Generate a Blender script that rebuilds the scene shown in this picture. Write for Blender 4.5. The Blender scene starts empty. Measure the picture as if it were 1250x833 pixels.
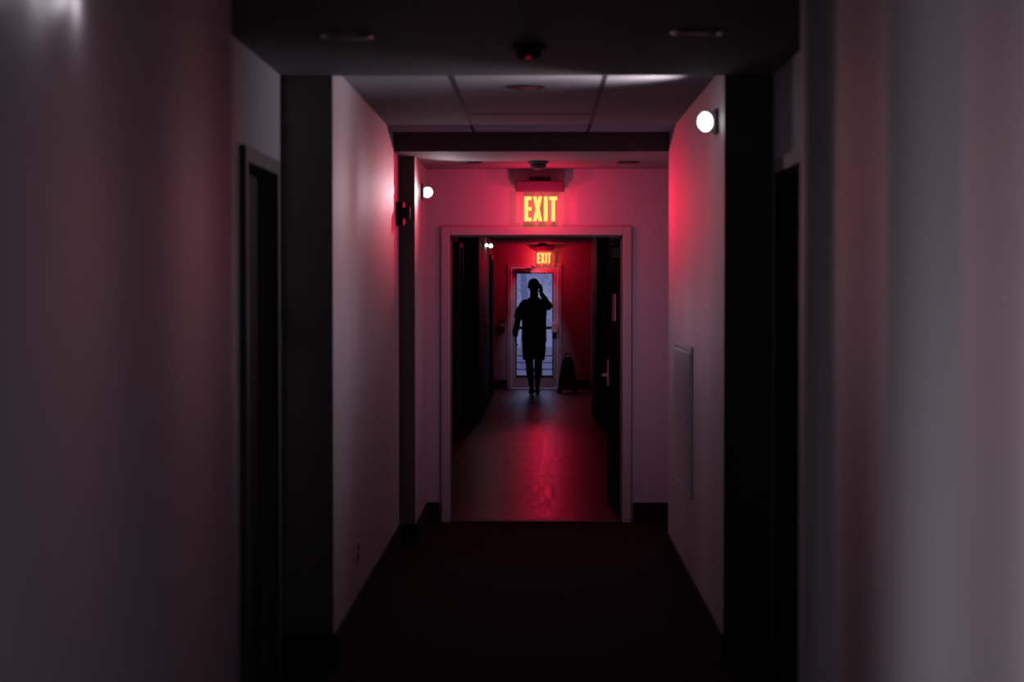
import bpy, bmesh, math, random
from mathutils import Vector, Matrix
random.seed(4)
S=bpy.context.scene; C=S.collection
S.view_settings.view_transform='Standard'
PI=math.pi
# ------------------------------------------------------------ materials
def mat(name, col, rough=.6, metal=0, em=None, es=0, bump=None, spec=.5):
    m=bpy.data.materials.new(name); m.use_nodes=True; nt=m.node_tree; b=nt.nodes['Principled BSDF']
    b.inputs['Base Color'].default_value=(*col,1); b.inputs['Roughness'].default_value=rough
    b.inputs['Metallic'].default_value=metal; b.inputs['Specular IOR Level'].default_value=spec
    if em: b.inputs['Emission Color'].default_value=(*em,1); b.inputs['Emission Strength'].default_value=es
    tc=nt.nodes.new('ShaderNodeTexCoord'); n=nt.nodes.new('ShaderNodeTexNoise')
    sc,dist=bump if bump else (40,.002)
    n.inputs['Scale'].default_value=sc; n.inputs['Detail'].default_value=4
    nt.links.new(tc.outputs['Object'],n.inputs['Vector'])
    bp=nt.nodes.new('ShaderNodeBump'); bp.inputs['Strength'].default_value=.5; bp.inputs['Distance'].default_value=dist
    nt.links.new(n.outputs['Fac'],bp.inputs['Height']); nt.links.new(bp.outputs[0],b.inputs['Normal'])
    rm=nt.nodes.new('ShaderNodeMapRange'); rm.inputs['To Min'].default_value=max(0,rough-.06); rm.inputs['To Max'].default_value=min(1,rough+.06)
    nt.links.new(n.outputs['Fac'],rm.inputs['Value']); nt.links.new(rm.outputs[0],b.inputs['Roughness'])
    return m
def wallmat(name,col,rough,slope,period,phase,yfade):
    m=mat(name,col,rough); nt=m.node_tree; b=nt.nodes['Principled BSDF']; L=nt.links.new
    bp=[n for n in nt.nodes if n.type=='BUMP'][0]
    tc=[n for n in nt.nodes if n.type=='TEX_COORD'][0]
    # slow ripple of the plaster boards along the corridor, flattening out further on
    sx=nt.nodes.new('ShaderNodeSeparateXYZ'); L(tc.outputs['Object'],sx.inputs[0])
    def mth(op,a,v):
        n=nt.nodes.new('ShaderNodeMath'); n.operation=op; L(a,n.inputs[0])
        if isinstance(v,(int,float)): n.inputs[1].default_value=v
        elif v is not None: L(v,n.inputs[1])
        return n.outputs[0]
    k=2*PI/period
    s=mth('SINE',mth('MULTIPLY',mth('SUBTRACT',sx.outputs[1],phase),k),None)
    mr=nt.nodes.new('ShaderNodeMapRange'); mr.inputs['From Min'].default_value=yfade; mr.inputs['From Max'].default_value=yfade+1; mr.inputs['To Min'].default_value=1; mr.inputs['To Max'].default_value=.12
    L(sx.outputs[1],mr.inputs['Value'])
    h=mth('MULTIPLY',s,mr.outputs[0])
    b2=nt.nodes.new('ShaderNodeBump'); b2.inputs['Strength'].default_value=1; b2.inputs['Distance'].default_value=slope/k
    L(h,b2.inputs['Height']); L(bp.outputs[0],b2.inputs['Normal']); L(b2.outputs[0],b.inputs['Normal'])
    # brushed vinyl wall covering: sheen drawn out vertically
    b.inputs['Anisotropic'].default_value=.75
    cx=nt.nodes.new('ShaderNodeCombineXYZ'); cx.inputs[2].default_value=1; L(cx.outputs[0],b.inputs['Tangent'])
    return m
M={}
M['wall']=wallmat('wall_paint_left',(.40,.375,.40),.53,.035,1.3,9.75,9.9)
M['wallr']=wallmat('wall_paint_right',(.49,.45,.49),.56,.42,1.6,4.25,5.6)
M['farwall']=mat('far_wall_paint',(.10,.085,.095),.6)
M['pier']=mat('pier_face',(.21,.195,.185),.6)
M['back']=mat('back_wall_paint',(.55,.49,.57),.6)
M['ceil']=mat('ceiling_paint',(.21,.19,.20),.8)
M['tile']=mat('ceiling_tile',(.48,.43,.47),.85,bump=(160,.004))
M['tee']=mat('ceiling_tee',(.04,.035,.035),.8)
M['carpet']=mat('carpet',(.024,.012,.014),.95,bump=(220,.01),spec=.05)
M['base']=mat('rubber_base',(.020,.014,.016),.8,spec=.1)
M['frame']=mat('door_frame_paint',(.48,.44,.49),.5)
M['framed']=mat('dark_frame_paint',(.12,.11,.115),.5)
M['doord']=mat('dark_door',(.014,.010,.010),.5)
M['doorg']=mat('exit_door_paint',(.78,.76,.88),.5)
M['metal']=mat('brushed_metal',(.55,.53,.53),.3,1)
M['dmetal']=mat('dark_metal',(.08,.08,.08),.4,.6)
M['white']=mat('white_plastic',(.88,.86,.90),.4)
M['house']=mat('sign_housing',(.10,.095,.10),.7,spec=.2)
M['grey']=mat('grey_plastic',(.10,.09,.095),.7,spec=.2)
M['plate']=mat('lamp_backplate',(.25,.24,.25),.6,spec=.2)
M['dark']=mat('dark_plastic',(.02,.02,.02),.5)
M['led']=mat('led',(.3,.02,.02),.4,em=(1,.05,.05),es=.12)
M['exit']=mat('exit_letters',(.8,.2,.03),.6,em=(1,.54,.11),es=1.6)
M['lens']=mat('lamp_lens',(.9,.9,.9),.3,em=(1,.97,1),es=3.5)
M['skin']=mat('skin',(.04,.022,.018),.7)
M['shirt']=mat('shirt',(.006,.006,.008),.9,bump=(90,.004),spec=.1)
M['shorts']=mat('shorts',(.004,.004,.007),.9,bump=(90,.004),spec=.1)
M['hair']=mat('hair',(.004,.004,.004),.8,spec=.1)
M['shoe']=mat('shoe',(.01,.01,.01),.6)
M['caution']=mat('caution_plastic',(.34,.04,.035),.8,spec=.1)
M['leaf']=mat('leaf',(.74,.78,.88),.6)
M['bark']=mat('bark',(.65,.65,.72),.9)
M['concrete']=mat('concrete',(.55,.55,.58),.9)
# polished floor with tiles
m=mat('vinyl_floor',(.10,.075,.08),.27,bump=(300,.0001)); nt=m.node_tree; b=nt.nodes['Principled BSDF']
br=nt.nodes.new('ShaderNodeTexBrick'); br.offset=0; br.inputs['Scale'].default_value=1
br.inputs['Brick Width'].default_value=.3048; br.inputs['Row Height'].default_value=.3048; br.inputs['Mortar Size'].default_value=.005
br.inputs['Color1'].default_value=(.12,.058,.075,1); br.inputs['Color2'].default_value=(.06,.030,.040,1); br.inputs['Mortar'].default_value=(.02,.012,.012,1)
tc=[n for n in nt.nodes if n.type=='TEX_COORD'][0]
nt.links.new(tc.outputs['Object'],br.inputs['Vector'])
sp=nt.nodes.new('ShaderNodeTexNoise'); sp.inputs['Scale'].default_value=20; sp.inputs['Detail'].default_value=3; nt.links.new(tc.outputs['Object'],sp.inputs['Vector'])
rp=nt.nodes.new('ShaderNodeMapRange'); rp.inputs['From Min'].default_value=.35; rp.inputs['From Max'].default_value=.65; rp.inputs['To Min'].default_value=.2; rp.inputs['To Max'].default_value=1.8
nt.links.new(sp.outputs['Fac'],rp.inputs['Value'])
vm=nt.nodes.new('ShaderNodeVectorMath'); vm.operation='SCALE'; nt.links.new(br.outputs['Color'],vm.inputs[0]); nt.links.new(rp.outputs[0],vm.inputs['Scale']); nt.links.new(vm.outputs[0],b.inputs['Base Color'])
r3=nt.nodes.new('ShaderNodeMapRange'); r3.inputs['From Min'].default_value=.35; r3.inputs['From Max'].default_value=.65; r3.inputs['To Min'].default_value=.28; r3.inputs['To Max'].default_value=.46
nt.links.new(sp.outputs['Fac'],r3.inputs['Value']); nt.links.new(r3.outputs[0],b.inputs['Roughness'])
M['vinyl']=m
def glass(name,tint,g,em=None):
    m=bpy.data.materials.new(name); m.use_nodes=True; nt=m.node_tree; nt.nodes.clear()
    o=nt.nodes.new('ShaderNodeOutputMaterial'); t=nt.nodes.new('ShaderNodeBsdfTransparent'); t.inputs[0].default_value=(*tint,1)
    gl=nt.nodes.new('ShaderNodeBsdfGlossy'); gl.inputs['Roughness'].default_value=.08
    mx=nt.nodes.new('ShaderNodeMixShader'); mx.inputs[0].default_value=g
    nt.links.new(t.outputs[0],mx.inputs[1]); nt.links.new(gl.outputs[0],mx.inputs[2])
    if em:
        e=nt.nodes.new('ShaderNodeEmission'); e.inputs[0].default_value=(*em,1); e.inputs[1].default_value=1
        ad=nt.nodes.new('ShaderNodeAddShader'); nt.links.new(mx.outputs[0],ad.inputs[0]); nt.links.new(e.outputs[0],ad.inputs[1]); nt.links.new(ad.outputs[0],o.inputs[0])
    else: nt.links.new(mx.outputs[0],o.inputs[0])
    return m
M['glass']=glass('door_glass',(.9,.92,.95),.05)
M['acrylic']=glass('acrylic',(1,.94,.95),.0,(.09,.001,.010))
# ------------------------------------------------------------ mesh helpers
def box(bm,x0,x1,y0,y1,z0,z1,mi=0):
    vs=[bm.verts.new(p) for p in ((x0,y0,z0),(x1,y0,z0),(x1,y1,z0),(x0,y1,z0),(x0,y0,z1),(x1,y0,z1),(x1,y1,z1),(x0,y1,z1))]
    for f in ((3,2,1,0),(4,5,6,7),(0,1,5,4),(1,2,6,5),(2,3,7,6),(3,0,4,7)):
        bm.faces.new([vs[i] for i in f]).material_index=mi
def prism(bm,pts,z0,z1):
    a=[bm.verts.new((x,y,z0)) for x,y in pts]; c=[bm.verts.new((x,y,z1)) for x,y in pts]
    n=len(pts); bm.faces.new(a[::-1]); bm.faces.new(c)
    for i in range(n): bm.faces.new((a[i],a[(i+1)%n],c[(i+1)%n],c[i]))
def extr(bm,pts,y0,y1):   # outline in x,z extruded along y
    a=[bm.verts.new((x,y0,z)) for x,z in pts]; c=[bm.verts.new((x,y1,z)) for x,z in pts]
    n=len(pts); bm.faces.new(a); bm.faces.new(c[::-1])
    for i in range(n): bm.faces.new((a[(i+1)%n],a[i],c[i],c[(i+1)%n]))
def lathe(bm,prof,seg=28,mtx=None):
    rings=[]
    for r,z in prof:
        rings.append([bm.verts.new((mtx or Matrix())@Vector((r*math.cos(2*PI*k/seg),r*math.sin(2*PI*k/seg),z))) for k in range(seg)])
    for a,c in zip(rings,rings[1:]):
        for k in range(seg): bm.faces.new((a[k],a[(k+1)%seg],c[(k+1)%seg],c[k]))
    bm.faces.new(rings[0][::-1]); bm.faces.new(rings[-1])
def tube(bm,pts,rad,seg=14,ey=1.0):
    pts=[Vector(p) for p in pts]; rings=[]; up=None
    for i,p in enumerate(pts):
        d=(pts[min(i+1,len(pts)-1)]-pts[max(i-1,0)]).normalized()
        if up is None: up=Vector((1,0,0)) if abs(d.x)<.9 else Vector((0,1,0))
        u=(up-d*up.dot(d)).normalized(); v=d.cross(u); up=u
        r=rad[i] if isinstance(rad,(list,tuple)) else rad
        if isinstance(r,(list,tuple)): ru,rv=r
        else: ru,rv=r,r*ey
        rings.append([bm.verts.new(p+u*ru*math.cos(2*PI*k/seg)+v*rv*math.sin(2*PI*k/seg)) for k in range(seg)])
    for a,c in zip(rings,rings[1:]):
        for k in range(seg): bm.faces.new((a[k],a[(k+1)%seg],c[(k+1)%seg],c[k]))
    bm.faces.new(rings[0][::-1]); bm.faces.new(rings[-1])
def ball(bm,c,r,seg=16):
    if not isinstance(r,(tuple,list)): r=(r,r,r)
    bmesh.ops.create_uvsphere(bm,u_segments=seg,v_segments=seg//2+2,radius=1,matrix=Matrix.Translation(c)@Matrix.Diagonal((*r,1)))
def obj(name,bm,m,parent=None,smooth=False,bevel=0):
    bmesh.ops.recalc_face_normals(bm,faces=bm.faces)
    me=bpy.data.meshes.new(name); bm.to_mesh(me); bm.free()
    for mm in (m if isinstance(m,list) else [m]): me.materials.append(mm)
    if smooth:
        for p in me.polygons: p.use_smooth=True
    o=bpy.data.objects.new(name,me); C.objects.link(o); o.parent=parent
    if bevel:
        md=o.modifiers.new('bevel','BEVEL'); md.width=bevel; md.segments=2; md.limit_method='ANGLE'
    return o
def bxo(name,dims,m,parent=None,bevel=0):
    bm=bmesh.new(); box(bm,*dims); return obj(name,bm,m,parent,bevel=bevel)
def tag(o,label,cat,group=None):
    o['label']=label; o['category']=cat
    if group:o['group']=group
    return o
def thing(name,label,cat,loc,rz=0,group=None):
    o=bpy.data.objects.new(name,None); C.objects.link(o); o.location=loc; o.rotation_euler=(0,0,rz); o.empty_display_size=.1
    return tag(o,label,cat,group)
def struct(o,label,cat):
    o['kind']='structure'; return tag(o,label,cat)
def remesh(o,v,sm=2):
    md=o.modifiers.new('remesh','REMESH'); md.mode='VOXEL'; md.voxel_size=v; md.use_smooth_shade=True
    if sm:
        s=o.modifiers.new('smooth','SMOOTH'); s.factor=.5; s.iterations=sm
# ------------------------------------------------------------ room shell
H=2.70
def wall(name,pts,outer,headers,label,h=H,mm=None):
    bm=bmesh.new()
    prism(bm,list(pts)+[(outer,pts[-1][1]),(outer,pts[0][1])],0,h)
    for (x0,x1,y0,y1,z0) in headers: box(bm,x0,x1,y0,y1,z0,h)
    bmesh.ops.recalc_face_normals(bm,faces=bm.faces)
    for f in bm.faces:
        if abs(f.normal.y)>.9: f.material_index=1  # faces across the corridor get a darker tone than the sides
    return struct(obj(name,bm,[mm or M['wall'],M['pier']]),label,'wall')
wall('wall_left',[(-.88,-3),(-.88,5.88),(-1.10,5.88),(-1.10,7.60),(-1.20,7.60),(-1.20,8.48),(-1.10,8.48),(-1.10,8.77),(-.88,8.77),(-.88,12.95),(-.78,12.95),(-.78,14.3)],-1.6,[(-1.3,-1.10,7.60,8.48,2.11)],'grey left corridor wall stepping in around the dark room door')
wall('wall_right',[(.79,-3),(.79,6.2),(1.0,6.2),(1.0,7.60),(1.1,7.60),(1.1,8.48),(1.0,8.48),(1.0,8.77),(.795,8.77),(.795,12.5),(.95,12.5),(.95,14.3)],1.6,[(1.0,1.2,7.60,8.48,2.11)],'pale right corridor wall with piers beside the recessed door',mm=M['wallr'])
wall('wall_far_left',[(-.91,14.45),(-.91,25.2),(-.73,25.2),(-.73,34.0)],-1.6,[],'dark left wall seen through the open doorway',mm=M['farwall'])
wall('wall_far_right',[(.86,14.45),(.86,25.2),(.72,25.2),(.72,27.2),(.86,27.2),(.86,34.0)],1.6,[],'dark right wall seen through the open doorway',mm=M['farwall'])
bm=bmesh.new(); X0,X1,ZT=-.617,.589,2.009
box(bm,-1.6,X0-.03,14.3,14.45,0,H); box(bm,X1+.03,1.6,14.3,14.45,0,H); box(bm,X0-.03,X1+.03,14.3,14.45,ZT+.03,H)
struct(obj('wall_back',bm,M['back']),'wall around the open doorway under the large exit sign','wall')
bm=bmesh.new(); box(bm,-1.6,-.46,34,34.15,0,H); box(bm,.35,1.6,34,34.15,0,H); box(bm,-.46,.35,34,34.15,2.03,H)
struct(obj('wall_end',bm,M['back']),'red lit end wall around the glazed exit door','wall')
struct(bxo('wall_front',(-1.6,1.6,-3.15,-3,0,H),M['back']),'wall closing the corridor behind the viewer','wall')
struct(bxo('floor',(-1.6,1.6,-3.15,14.36,-.1,0),M['carpet']),'dark carpet floor of the near corridor','floor')
struct(bxo('floor',(-1.6,1.6,14.36,34.15,-.1,0),M['vinyl']),'polished tiled floor beyond the doorway reflecting red light','floor')
struct(bxo('ceiling',(-1.6,1.6,-3.15,8.77,2.54,2.75),M['ceil']),'plain low ceiling of the near corridor','ceiling')
struct(bxo('ceiling',(-1.6,1.6,8.77,12.5,2.585,2.75),M['tile']),'panelled ceiling between the low ceiling and the beam','ceiling')
struct(bxo('ceiling',(-1.6,1.6,12.5,14.45,2.47,2.75),M['ceil']),'lowered beam ceiling in front of the exit sign','ceiling')
struct(bxo('ceiling',(-1.6,1.6,14.45,34.15,2.395,2.75),M['ceil']),'ceiling of the far corridor','ceiling')
bm=bmesh.new()
for x in (-.39,.30): box(bm,x-.011,x+.011,8.77,12.5,2.5835,2.586)
for y in (11.2,): box(bm,-.379,.289,y-.045,y+.045,2.5835,2.586)
struct(obj('trim_1',bm,M['tee']),'dark seams between ceiling panels','ceiling trim')
struct(bxo('trim_2',(X0,X1,14.28,14.40,0,.012),M['dmetal'],bevel=.004),'dark threshold strip in the open doorway','threshold')
def base(name,runs,label,h=.14,t=.014):
    bm=bmesh.new()
    for pts,side in runs:
        n=[]
        for (ax,ay),(cx,cy) in zip(pts,pts[1:]):
            L=math.hypot(cx-ax,cy-ay); n.append(((cy-ay)/L*side,-(cx-ax)/L*side))
        off=[]
        for i,p in enumerate(pts):
            if i==0: v=n[0]
            elif i==len(pts)-1: v=n[-1]
            else: v=(n[i-1][0]+n[i][0],n[i-1][1]+n[i][1])
            if 0<i<len(pts)-1 and abs(v[0])<1.5 and abs(n[i-1][0]-n[i][0])<.01: v=n[i]
            off.append((p[0]+v[0]*t,p[1]+v[1]*t))
        prism(bm,list(pts)+off[::-1],.0,h)
    return struct(obj(name,bm,M['base']),label,'baseboard')
base('baseboard_left',[([(-.88,-3),(-.88,5.88),(-1.10,5.88),(-1.10,7.54)],1),([(-1.10,8.54),(-1.10,8.77),(-.88,8.77),(-.88,12.95),(-.78,12.95),(-.78,14.3),(X0-.075,14.3)],1)],'dark rubber baseboard along the left corridor wall')
base('baseboard_right',[([(.79,-3),(.79,6.2),(1.0,6.2),(1.0,7.54)],-1),([(1.0,8.54),(1.0,8.77),(.795,8.77),(.795,12.5),(.95,12.5),(.95,14.3),(X1+.075,14.3)],-1)],'dark rubber baseboard along the right corridor wall')
base('baseboard_far_left',[([(-.91,14.45),(-.91,16.94)],1),([(-.91,18.06),(-.91,22.44)],1),([(-.91,23.56),(-.91,25.2),(-.73,25.2),(-.73,30.54)],1),([(-.73,31.56),(-.73,34),(-.52,34)],1)],'dark baseboard on the left beyond the doorway')
base('baseboard_far_right',[([(.86,14.45),(.86,19.94)],-1),([(.86,21.06),(.86,25.2),(.72,25.2),(.72,27.2),(.86,27.2),(.86,28.64)],-1),([(.86,29.76),(.86,34),(.40,34)],-1)],'dark baseboard on the right beyond the doorway')
# ------------------------------------------------------------ doors
def lever(parent,x,y,z,sx,ydir,m=None):
    m=m or M['metal']; bm=bmesh.new()
    mt=Matrix.Translation((x,y,z))@Matrix.Rotation(PI/2*sx,4,'Y')
    lathe(bm,[(.027,0),(.027,.008),(.011,.010),(.011,.045)],20,mt)
    tube(bm,[(x+sx*.045,y,z),(x+sx*.048,y+ydir*.03,z),(x+sx*.045,y+ydir*.12,z)],[.011,.010,.008],10)
    return obj('lever_handle',bm,m,parent,smooth=False)
def room_door(n,wx,sx,y0,y1,label,inset=.06,fm='framed',pr=.025):
    t=thing('door_%d'%n,label,'door',(0,0,0)); t['kind']='structure'
    bm=bmesh.new()
    for q0,q1 in ((y0-.05,y0),(y1,y1+.05)): box(bm,min(wx,wx+sx*pr),max(wx,wx+sx*pr),q0,q1,0,2.16)
    box(bm,min(wx,wx+sx*pr),max(wx,wx+sx*pr),y0,y1,2.10,2.16)
    obj('frame',bm,M[fm],t,bevel=.004)
    l0,l1=sorted((wx-sx*inset,wx-sx*(inset+.04)))
    lf=bxo('leaf',(l0,l1,y0+.004,y1-.004,.008,2.098),M['doord'],t,bevel=.002)
    h=lever(lf,wx-sx*inset,y0+.08,1.0,sx,1,M['dmetal'] if fm=='framed' else M['metal'])
    return t
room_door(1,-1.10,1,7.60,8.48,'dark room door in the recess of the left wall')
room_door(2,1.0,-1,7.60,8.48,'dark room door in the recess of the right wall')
room_door(5,-.91,1,17,18,'dark room door on the left beyond the open doorway',inset=-.008,fm='frame',pr=.05)
room_door(6,.86,-1,20,21,'dark room door on the right beyond the open doorway',inset=-.008,fm='frame',pr=.05)
room_door(7,-.73,1,30.6,31.5,'dark room door on the left near the glazed exit door',inset=-.008,fm='frame',pr=.04)
room_door(8,-.91,1,22.5,23.5,'dark room door further down on the left beyond the open doorway',inset=-.008,fm='frame',pr=.05)
room_door(9,.86,-1,28.7,29.7,'dark room door on the right near the glazed exit door',inset=-.008,fm='frame',pr=.05)
# door_3: cross corridor doorway, leaf open
t=thing('door_3','wide open corridor doorway with pale frame under the large exit sign','door',(0,0,0)); t['kind']='structure'
bm=bmesh.new()
box(bm,-.676,X0,14.275,14.47,0,2.070); box(bm,X1,.650,14.275,14.47,0,2.070); box(bm,X0,X1,14.275,14.47,ZT,2.070)
obj('frame',bm,M['frame'],t,bevel=.006)
bm=bmesh.new(); box(bm,X0,X0+.014,14.36,14.385,0,ZT); box(bm,X1-.014,X1,14.36,14.385,0,ZT); box(bm,X0,X1,14.36,14.385,ZT-.014,ZT); obj('door_stop',bm,M['framed'],t)
bm=bmesh.new(); box(bm,-.045,0,0,1.19,.01,2.0); lf=obj('leaf',bm,M['doord'],t,bevel=.003)
lf.location=(.640,14.49,0); lf.rotation_euler=(0,0,math.radians(3.2))
bm=bmesh.new(); lathe(bm,[(.03,0),(.03,.01),(.012,.012),(.012,.04)],20,Matrix.Translation((-.045,1.12,.98))@Matrix.Rotation(-PI/2,4,'Y'))
tube(bm,[(-.088,1.12,.98),(-.093,1.08,.98),(-.09,.99,.98)],[.011,.010,.009],10); obj('lever_handle',bm,M['white'],lf)
bm=bmesh.new(); box(bm,-.053,-.045,1.07,1.15,.90,1.10); obj('handle_plate',bm,M['white'],lf)
bm=bmesh.new(); box(bm,-.051,-.045,.50,.75,1.40,1.60); obj('notice_plate',bm,M['white'],lf)
bm=bmesh.new(); box(bm,-.10,-.045,.20,.48,1.86,1.93); tube(bm,[(-.075,.42,1.94),(-.10,.22,1.955),(-.11,.05,1.96)],.010,8); obj('door_closer',bm,M['grey'],lf,bevel=.004)
for z in (.25,1.05,1.8):
    bm=bmesh.new(); lathe(bm,[(.009,-.055),(.009,.055)],12,Matrix.Translation((.010,-.012,z))); obj('hinge',bm,M['metal'],lf)
# door_4: exit door
t=thing('door_4','glazed exit door with push bar at the far end of the corridor','door',(0,34,0)); t['kind']='structure'
bm=bmesh.new(); box(bm,-.51,-.44,-.02,.15,0,2.07); box(bm,.32,.39,-.02,.15,0,2.07); box(bm,-.44,.32,-.02,.15,2.01,2.07); obj('frame',bm,M['doorg'],t,bevel=.005)
bm=bmesh.new(); box(bm,-.437,-.354,-.015,.03,.01,2.005); box(bm,.231,.317,-.015,.03,.01,2.005); box(bm,-.354,.231,-.015,.03,1.906,2.005); box(bm,-.354,.231,-.015,.03,.01,.22); lf=obj('leaf',bm,M['doorg'],t,bevel=.003)
bxo('glass',(-.354,.231,.003,.011,.22,1.906),M['glass'],lf)
bm=bmesh.new(); box(bm,-.36,.237,-.025,-.015,.20,.22); box(bm,-.36,.237,-.025,-.015,1.906,1.926); box(bm,-.37,-.354,-.025,-.015,.2,1.926); box(bm,.231,.247,-.025,-.015,.2,1.926); obj('glazing_bead',bm,M['grey'],lf)
bm=bmesh.new(); box(bm,-.40,.22,-.085,-.04,.985,1.035); box(bm,-.41,-.37,-.08,-.015,.98,1.04); obj('push_bar',bm,M['dmetal'],lf,bevel=.006)
bm=bmesh.new(); box(bm,.22,.315,-.09,-.015,.93,1.09); obj('latch_case',bm,M['white'],lf,bevel=.008)
bm=bmesh.new(); box(bm,-.38,-.12,-.075,-.015,1.935,1.99); tube(bm,[(-.2,-.075,1.99),(-.05,-.11,2.0),(-.1,-.02,2.04)],.009,8); obj('door_closer',bm,M['grey'],lf,bevel=.004)
# ------------------------------------------------------------ exit signs
def exit_sign(label,loc,wide):
    t=thing('exit_sign',label,'exit sign',loc,group='red glowing exit signs')   # origin on the wall at letter centre
    bxo('housing',(-.17,.17,-.16,-.06,.118,.192),M['house'],t,bevel=.01)
    bm=bmesh.new(); box(bm,-.075,.075,-.10,0,.192,.225); box(bm,-.10,.10,-.06,0,.13,.195); obj('mounting_canopy',bm,M['dark'],t,bevel=.004)
    bxo('panel',(-.165,wide,-.115,-.112,-.10,.12),M['acrylic'],t)
    bm=bmesh.new(); h=.085; s=.026; y0,y1=-.124,-.117
    def R(x0,x1,z0,z1): box(bm,x0,x1,y0,y1,z0,z1)
    x=-.108; w=.050
    R(x,x+s,-h,h); R(x+s,x+w,h-.025,h); R(x+s,x+w,-.012,.012); R(x+s,x+w,-h,-h+.025)
    x=-.050; w=.066; q=.026
    extr(bm,[(x,-h),(x+q,-h),(x+w,h),(x+w-q,h)],y0,y1); extr(bm,[(x,h),(x+q,h),(x+w,-h),(x+w-q,-h)],y0-.0005,y1+.0005)
    R(.027,.027+s,-h,h)
    R(.063,.119,h-.025,h); R(.091-s/2,.091+s/2,-h,h-.025)
    obj('exit_lettering',bm,M['exit'],t); return t
exit_sign('larger near exit sign glowing orange red above the open doorway',(.012,14.30,2.188),.255)
exit_sign('smaller distant exit sign glowing above the glazed exit door',(.09,34.0,2.165),.165)
# ------------------------------------------------------------ ceiling devices
def detector(label,x,y,z,r=.065,led=True,group='smoke detectors on the ceiling',mm='grey'):
    t=thing('smoke_detector',label,'smoke detector',(x,y,z),group=group)
    bm=bmesh.new(); lathe(bm,[(r,0),(r,-.012),(r*.8,-.016)]); obj('base',bm,M[mm],t,True)
    bm=bmesh.new(); lathe(bm,[(r*.74,-.014),(r*.78,-.034),(r*.55,-.05),(r*.2,-.055)]); o=obj('cover',bm,M[mm],t,True)
    if led:
        bm=bmesh.new(); ball(bm,(0,-r*.62,-.05),(.012,.008,.006),12); obj('indicator_light',bm,M['led'],t,True)
    return t
detector('smoke detector with small red light on the nearest ceiling',-.036,7.7,2.54)
detector('smoke detector on the beam ceiling just above the large exit sign',0,13.45,2.47,.068)
detector('tiny detector on the far ceiling above the distant exit sign',.07,33.2,2.395,.07,True)
def downlight(label,x,y,z,r=.095,ring='dark'):
    t=thing('downlight',label,'ceiling light',(x,y,z),group='unlit recessed ceiling downlights')
    bm=bmesh.new(); seg=32; rings=[]
    for rr,zz in ((r,0),(r,-.004),(r*.9,-.008),(r*.8,-.004),(r*.76,-.001)):
        rings.append([bm.verts.new((rr*math.cos(2*PI*k/seg),rr*math.sin(2*PI*k/seg),zz)) for k in range(seg)])
    for a,c in zip(rings,rings[1:]):
        for k in range(seg): bm.faces.new((a[k],a[(k+1)%seg],c[(k+1)%seg],c[k]))
    obj('trim_ring',bm,M[ring],t,True)
    bm=bmesh.new(); lathe(bm,[(r*.77,-.0005),(r*.77,-.0035),(r*.4,-.006)]); obj('reflector',bm,M['dark'],t,True)
downlight('recessed downlight on the right of the nearest ceiling',.564,7.31,2.54,ring='metal')
downlight('recessed downlight on the left of the nearest ceiling',-.69,7.4,2.54,ring='metal')
downlight('recessed downlight in the middle of the panelled ceiling',-.06,9.7,2.585)
downlight('small downlight on the beam ceiling left of the detector',-.44,13.5,2.47,.08)
downlight('small downlight on the beam ceiling right of the detector',.59,13.5,2.47,.08)
# ------------------------------------------------------------ emergency lamps, sign light and added fills
def emergency(label,wx,y,z,sx,aim,r=.047,off=.055):
    t=thing('emergency_light',label,'wall light',(wx,y,z),group='lit emergency lamps')
    bm=bmesh.new(); box(bm,min(0,sx*.02),max(0,sx*.02),-.055,.055,-.055,.055); obj('backplate',bm,M['plate'],t,bevel=.006)
    d=Vector(aim).normalized(); c=Vector((sx*off,0,0))
    q=d.to_track_quat('Z','Y').to_matrix().to_4x4()
    bm=bmesh.new(); tube(bm,[(sx*.015,0,0),c-d*.02],.014,12); obj('swivel_arm',bm,M['plate'],t)
    bm=bmesh.new(); lathe(bm,[(.016,-.045),(r*.75,-.03),(r*1.08,0),(r*1.14,.018),(r*.99,.020)],28,Matrix.Translation(c)@q); hd=obj('lamp_head',bm,M['white'],t,True)
    bm=bmesh.new(); lathe(bm,[(r*.97,.0195),(r*.85,.030),(r*.5,.036),(r*.15,.038)],28,Matrix.Translation(c)@q); obj('lens',bm,M['lens'],hd,True)
    return Vector((wx,y,z))+c+d*.07
def lamp(name,kind,loc,power,col,**k):
    l=bpy.data.lights.new(name,kind); l.energy=power; l.color=col
    if kind!='AREA': l.shadow_soft_size=0
    for a,v in k.items():
        if a not in('rot','aim'): setattr(l,a,v)
    o=bpy.data.objects.new(name,l); C.objects.link(o); o.location=loc
    if 'rot' in k: o.rotation_euler=k['rot']
    if 'aim' in k: o.rotation_euler=Vector(k['aim']).to_track_quat('-Z','Y').to_euler()
    return o
W=(.98,.90,1)
A1=(-.8,-.8,-.10); A2=(.3,-1,-.2); A3=(.25,-1,-.1)
p1=emergency('round lit emergency lamp high on the right pier',.795,9.10,2.37,-1,A1,.044,.042)
p2=emergency('lit emergency lamp on the left beside the large exit sign',-.78,13.65,2.28,1,A2,.036,.038)
p3=emergency('tiny lit emergency lamp on the left wall beyond the doorway',-.73,29,2.26,1,A3,.030)
p4=emergency('tiny lit emergency lamp just before its twin on the left wall beyond the doorway',-.73,26.6,2.215,1,A3,.022)
lamp('lamp_pier','SPOT',p1,27,W,aim=(-1,-.06,-.18),spot_size=math.radians(98),spot_blend=.9)
lamp('lamp_pier_upper','SPOT',p1+Vector((-.05,.12,-.07)),12,W,aim=(-.5,.10,.5),spot_size=math.radians(100),spot_blend=1)
lamp('lamp_left','SPOT',p2+Vector((.08,0,0)),7,W,aim=(.6,-1,-.2),spot_size=math.radians(125),spot_blend=.7)
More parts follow.
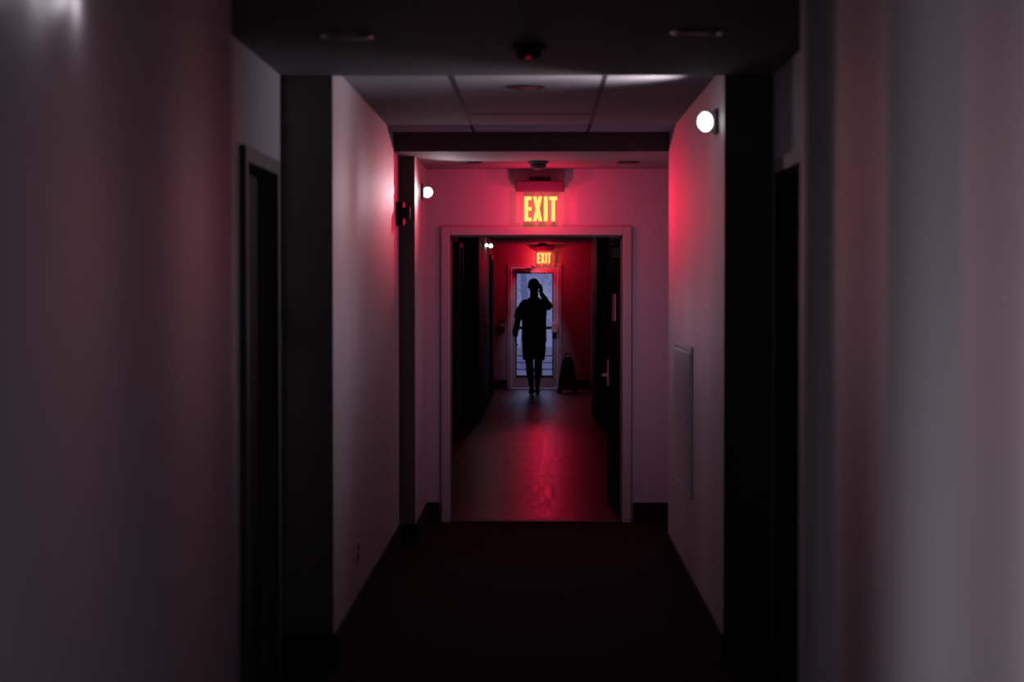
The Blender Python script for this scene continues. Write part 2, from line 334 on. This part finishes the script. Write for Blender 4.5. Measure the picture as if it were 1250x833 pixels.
lamp('fill_back_wall','POINT',(.15,13.25,1.45),3.8,(.90,.74,1))  # added fill hanging in mid corridor, no fixture, lifts the back wall
lamp('lamp_far','SPOT',p3,1.0,W,aim=A3,spot_size=math.radians(160),spot_blend=.5)
for z in (1.55,.75): lamp('fill_exit_door','SPOT',(-.06,32.95,2.37),15,(.74,.70,1),aim=(0,1.05,z-2.37),spot_size=math.radians(40),spot_blend=1)  # two added spots without a fixture, brighten the exit door
RED=(1,.002,.085)
for x in (-.08,.10): lamp('lamp_exit','POINT',(x,13.95,2.19),3.9,RED)
lamp('lamp_exit_side','SPOT',(-.12,14.05,2.19),42,(1,.001,.06),aim=(-.80,-1.2,-.06),spot_size=math.radians(46),spot_blend=1)
lamp('lamp_exit_side','SPOT',(.14,14.05,2.19),38,(1,.001,.06),aim=(.70,-1.4,-.10),spot_size=math.radians(44),spot_blend=1)
lamp('lamp_exit_far','POINT',(.02,33.72,2.20),5.5,(1,.003,.04)); lamp('lamp_exit_far','POINT',(.16,33.3,2.18),3,(1,.003,.04))
lamp('lamp_exit_far_beam','SPOT',(.10,33.75,2.17),42,(1,.003,.08),aim=(-.04,-1,-.09),spot_size=math.radians(20),spot_blend=1)
# ------------------------------------------------------------ wall devices
def strobe(label,wx,y,z,sx):
    t=thing('fire_alarm',label,'fire alarm',(wx,y,z))
    bm=bmesh.new(); box(bm,min(0,sx*.045),max(0,sx*.045),-.06,.06,-.075,.075); obj('body',bm,M['dark'],t,bevel=.008)
    bm=bmesh.new(); box(bm,min(sx*.045,sx*.085),max(sx*.045,sx*.085),-.025,.025,-.035,.045); obj('strobe_lens',bm,M['grey'],t,bevel=.012)
strobe('dark fire alarm on the left wall near the exit sign',-.88,12.75,2.10,1)
t=thing('room_sign','small dark room number plate beside the left recessed door','sign',(-1.10,8.66,1.45))
bxo('plate',(0,.008,-.05,.05,-.07,.07),M['dmetal'],t,bevel=.002); bxo('border',(.008,.010,-.04,.04,-.06,-.03),M['grey'],t)
t=thing('wall_outlet','pale electrical outlet low on the left wall','outlet',(-.88,9.96,.345))
bxo('cover_plate',(0,.006,-.036,.036,-.058,.058),M['white'],t,bevel=.002)
for z in (-.022,.022):
    bm=bmesh.new(); lathe(bm,[(.016,.0),(.016,.003)],16,Matrix.Translation((.006,0,z))@Matrix.Rotation(PI/2,4,'Y')); obj('socket',bm,M['grey'],t)
t=thing('access_panel','white rectangular panel mounted on the right wall','panel',(.795,11.15,.94))
bm=bmesh.new()
for a in ((-.63,-.61,-.39,.39),(.61,.63,-.39,.39),(-.61,.61,.37,.39),(-.61,.61,-.39,-.37)): box(bm,-.010,0,a[0],a[1],a[2],a[3])
obj('surround',bm,M['white'],t,bevel=.003); bxo('panel_door',(-.016,0,-.60,.60,-.36,.36),M['white'],t,bevel=.004)
bm=bmesh.new(); lathe(bm,[(.012,0),(.012,.006)],14,Matrix.Translation((-.016,-.5,0))@Matrix.Rotation(-PI/2,4,'Y')); obj('latch',bm,M['metal'],t)
t=thing('wall_switch_box','small wall box left of the glazed exit door','wall box',(-.60,34.0,1.05))
bxo('box',(-.045,.045,-.05,0,-.09,.09),M['grey'],t,bevel=.005); bxo('lever',(-.03,.03,-.062,-.05,-.02,.03),M['white'],t,bevel=.003)
# ------------------------------------------------------------ caution sign
t=thing('floor_sign','dark folding floor sign standing right of the exit door','floor sign',(.47,32.6,0),0)
for s in (-1,1):
    bm=bmesh.new()
    extr(bm,[(-.17,0),(-.11,0),(-.09,.05),(.09,.05),(.11,0),(.17,0),(.10,.46),(.075,.55),(.05,.58),(-.05,.58),(-.075,.55),(-.10,.46)],-.01,.01)
    p=obj('panel',bm,M['caution'],t,bevel=.003); p.location=(0,s*.14,0); p.rotation_euler=(s*math.radians(13),0,0)
bm=bmesh.new(); tube(bm,[(-.045,0,.565),(-.045,0,.60),(-.02,0,.625),(.02,0,.625),(.045,0,.60),(.045,0,.565)],.009,8); obj('handle',bm,M['caution'],t)
# ------------------------------------------------------------ person (walking away)
P=thing('person','person in dark shirt and knee length shorts walking with right hand raised beside head','person',(-.064,31.9,0))
bm=bmesh.new()
tube(bm,[(0,0,.86),(0,0,.95),(0,.0,1.08),(0,.01,1.22),(0,.0,1.34),(0,-.01,1.42),(0,-.01,1.50)],[(.145,.10),(.165,.12),(.145,.105),(.155,.11),(.175,.115),(.15,.095),(.08,.065)],24)
tube(bm,[(0,-.015,1.46),(0,.0,1.54),(0,.015,1.62)],[.075,.066,.064],16)
ball(bm,(-.005,.025,1.70),(.082,.097,.108),24); ball(bm,(-.005,.055,1.645),(.062,.066,.062),20)
ball(bm,(-.005,.125,1.675),(.012,.020,.020),10); ball(bm,(-.005,.111,1.70),(.010,.014,.028),10)      # nose
ball(bm,(-.005,.108,1.636),(.024,.012,.009),10); ball(bm,(-.005,.098,1.598),(.022,.020,.016),10)      # lips, chin
for s in (-1,1):
    ball(bm,(s*.086-.005,.02,1.69),(.010,.018,.030),10); ball(bm,(s*.03-.005,.109,1.70),(.013,.010,.009),10)
    ball(bm,(s*.03-.005,.109,1.722),(.022,.010,.006),10)
def hand(w,palm_dir,side_dir,curl,ts):
    w=Vector(w); d=Vector(palm_dir).normalized(); s=Vector(side_dir).normalized(); c=Vector(curl).normalized()
    pe=w+d*.085
    for q in (-.028,-.010,.010,.028):
        tube(bm,[w+s*q*.6,w+d*.045+s*q,pe+s*q],[.014,.014,.012],8); ball(bm,pe+s*q,.012,8)
    for q,L in ((-.031,.060),(-.011,.076),(.010,.082),(.031,.074)):
        a=pe+s*q*1.05; b1=a+d*L*.42+c*.006; b2=b1+d*L*.32+c*.014; b3=b2+d*L*.24+c*.018
        tube(bm,[a,b1,b2,b3],[.0095,.0088,.008,.0068],8); ball(bm,b3,.0068,8)
    a=w+d*.03+s*ts*.028; tube(bm,[a,a+s*ts*.026+d*.028+c*.008,a+s*ts*.036+d*.058+c*.014],[.012,.0105,.008],8); ball(bm,a+s*ts*.036+d*.058+c*.014,.008,8)
def limb(pts,r):
    tube(bm,pts,r,16)
    for p,q in zip(pts,r): ball(bm,p,q,14)
# raised right arm
limb([(.165,-.01,1.41),(.204,.12,1.395),(.226,.24,1.375)],[.062,.058,.052])
limb([(.226,.24,1.375),(.182,.21,1.465),(.116,.13,1.575)],[.052,.052,.036])
hand((.114,.125,1.58),(-.08,-.30,1),(.5,.7,.3),(-1,.1,-.1),-1)
# hanging left arm
limb([(-.165,-.01,1.41),(-.225,-.02,1.29),(-.256,-.03,1.15)],[.062,.056,.049])
limb([(-.256,-.03,1.15),(-.274,.0,1.05),(-.288,.045,.92)],[.049,.047,.033])
hand((-.288,.045,.92),(0,.18,-1),(0,1,.15),(1,0,0),1)
# legs, mid stride
limb([(-.09,0,.90),(-.086,.0,.70),(-.072,.0,.50)],[.092,.080,.060])
limb([(-.072,.0,.50),(-.063,-.09,.37),(-.044,-.17,.20),(-.036,-.21,.11)],[.060,.064,.042,.034])
limb([(.09,0,.90),(.078,.10,.70),(.064,.19,.51)],[.092,.080,.060])
limb([(.064,.19,.51),(.062,.19,.38),(.054,.22,.20),(.050,.25,.09)],[.060,.064,.042,.034])
tube(bm,[(-.036,-.265,.085),(-.037,-.19,.07),(-.038,-.10,.035),(-.038,-.03,.022)],[(.028,.03),(.034,.036),(.040,.024),(.028,.014)],12)
tube(bm,[(.050,.20,.045),(.050,.28,.05),(.054,.37,.035),(.054,.44,.022)],[(.028,.03),(.034,.036),(.040,.024),(.028,.014)],12)
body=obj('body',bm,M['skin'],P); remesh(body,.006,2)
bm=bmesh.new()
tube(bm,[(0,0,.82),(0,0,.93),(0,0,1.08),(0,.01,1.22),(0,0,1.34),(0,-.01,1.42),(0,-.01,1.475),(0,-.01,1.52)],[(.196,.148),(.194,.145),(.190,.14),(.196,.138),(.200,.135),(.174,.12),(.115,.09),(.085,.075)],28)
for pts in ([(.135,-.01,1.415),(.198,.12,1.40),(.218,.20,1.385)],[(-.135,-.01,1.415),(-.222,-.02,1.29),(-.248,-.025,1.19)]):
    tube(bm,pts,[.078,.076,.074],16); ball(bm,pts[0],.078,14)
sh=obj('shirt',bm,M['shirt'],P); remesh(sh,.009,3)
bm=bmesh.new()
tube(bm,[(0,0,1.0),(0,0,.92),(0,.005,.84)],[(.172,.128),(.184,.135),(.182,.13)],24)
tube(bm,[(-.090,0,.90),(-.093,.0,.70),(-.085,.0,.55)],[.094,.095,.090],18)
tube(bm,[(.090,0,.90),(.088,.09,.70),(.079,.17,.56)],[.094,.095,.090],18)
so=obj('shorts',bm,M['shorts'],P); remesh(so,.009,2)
bm=bmesh.new(); ball(bm,(-.005,.012,1.722),(.090,.103,.097),24)
for v in bm.verts:
    if v.co.y>.06 and v.co.z<1.75: v.co.y=.06
ho=obj('hair',bm,M['hair'],P,True)
for x,y,l in ((-.037,-.20,.035),(.051,.25,0)):
    bm=bmesh.new(); tube(bm,[(x,y-.075,.04+l),(x,y-.03,.048+l),(x,y+.05,.048+l*.6),(x,y+.14,.036),(x,y+.215,.026)],[(.030,.036),(.038,.046),(.043,.046),(.048,.034),(.032,.024)],16)
    s_=obj('shoe',bm,M['shoe'],P); remesh(s_,.007,2)
# ------------------------------------------------------------ outside
struct(bxo('floor',(-8,8,34.15,60,-.16,-.02),M['concrete']),'paved ground outside the exit door','ground')
t=thing('tree','leafy tree outside behind the exit door glass','tree',(-.3,44,-.02))
bm=bmesh.new(); tube(bm,[(0,0,0),(.05,0,1.0),(-.05,.1,2.4)],[.12,.09,.05],10); obj('trunk',bm,M['bark'],t)
bm=bmesh.new()
for i in range(2200):
    a=random.uniform(0,2*PI); r=1.6*random.random()**.5; z=random.uniform(.9,3.2); c=Vector((r*math.cos(a),r*math.sin(a)*.6,z))
    u=Vector([random.gauss(0,1) for _ in range(3)]).normalized(); v=u.orthogonal().normalized(); q=random.uniform(.02,.045)
    bm.faces.new([bm.verts.new(c+u*q),bm.verts.new(c+v*q*.5),bm.verts.new(c-u*q),bm.verts.new(c-v*q*.5)])
obj('foliage',bm,M['leaf'],t)
t=thing('metal_railing','low metal railing outside behind the exit door glass','railing',(-.06,36,-.02))
for z in (.50,.38,.26): bxo('rail',(-2,2,-.015,.015,z-.009,z+.009),M['dmetal'],t)
for x in (-2,-1,.12,1,2): bxo('post',(x-.012,x+.012,-.02,.02,0,.52),M['dmetal'],t)
w=bpy.data.worlds.new('World'); S.world=w; w.use_nodes=True; bg=w.node_tree.nodes['Background']
bg.inputs[0].default_value=(.40,.42,.88,1); bg.inputs[1].default_value=.5
# daylight through the door
lamp('daylight','AREA',(-.06,36.6,1.9),3.5,(.72,.74,1),shape='RECTANGLE',size=1.5,size_y=1.5,rot=(math.radians(-84),0,0))
# unseen fill added at the left wall, brightens the near right wall
lamp('fill_right_wall','AREA',(-.84,2.0,1.0),11.5,(1,.90,1),shape='RECTANGLE',size=1.4,size_y=.6,rot=(0,math.radians(-90),math.radians(32)),spread=math.radians(85))
for y in (3.58,3.90): lamp('ceiling_spill','POINT',(-.845,y,2.17),.12,W)
# ------------------------------------------------------------ camera
cd=bpy.data.cameras.new('camera'); cam=bpy.data.objects.new('camera',cd); C.objects.link(cam); S.camera=cam
cd.sensor_width=36; cd.lens=72; cam.location=(0,0,1.62)
cam.rotation_euler=(math.radians(90-1.40),0,math.radians(.733)); cd.clip_end=200
cd.dof.use_dof=True; cd.dof.focus_distance=20; cd.dof.aperture_fstop=2.8
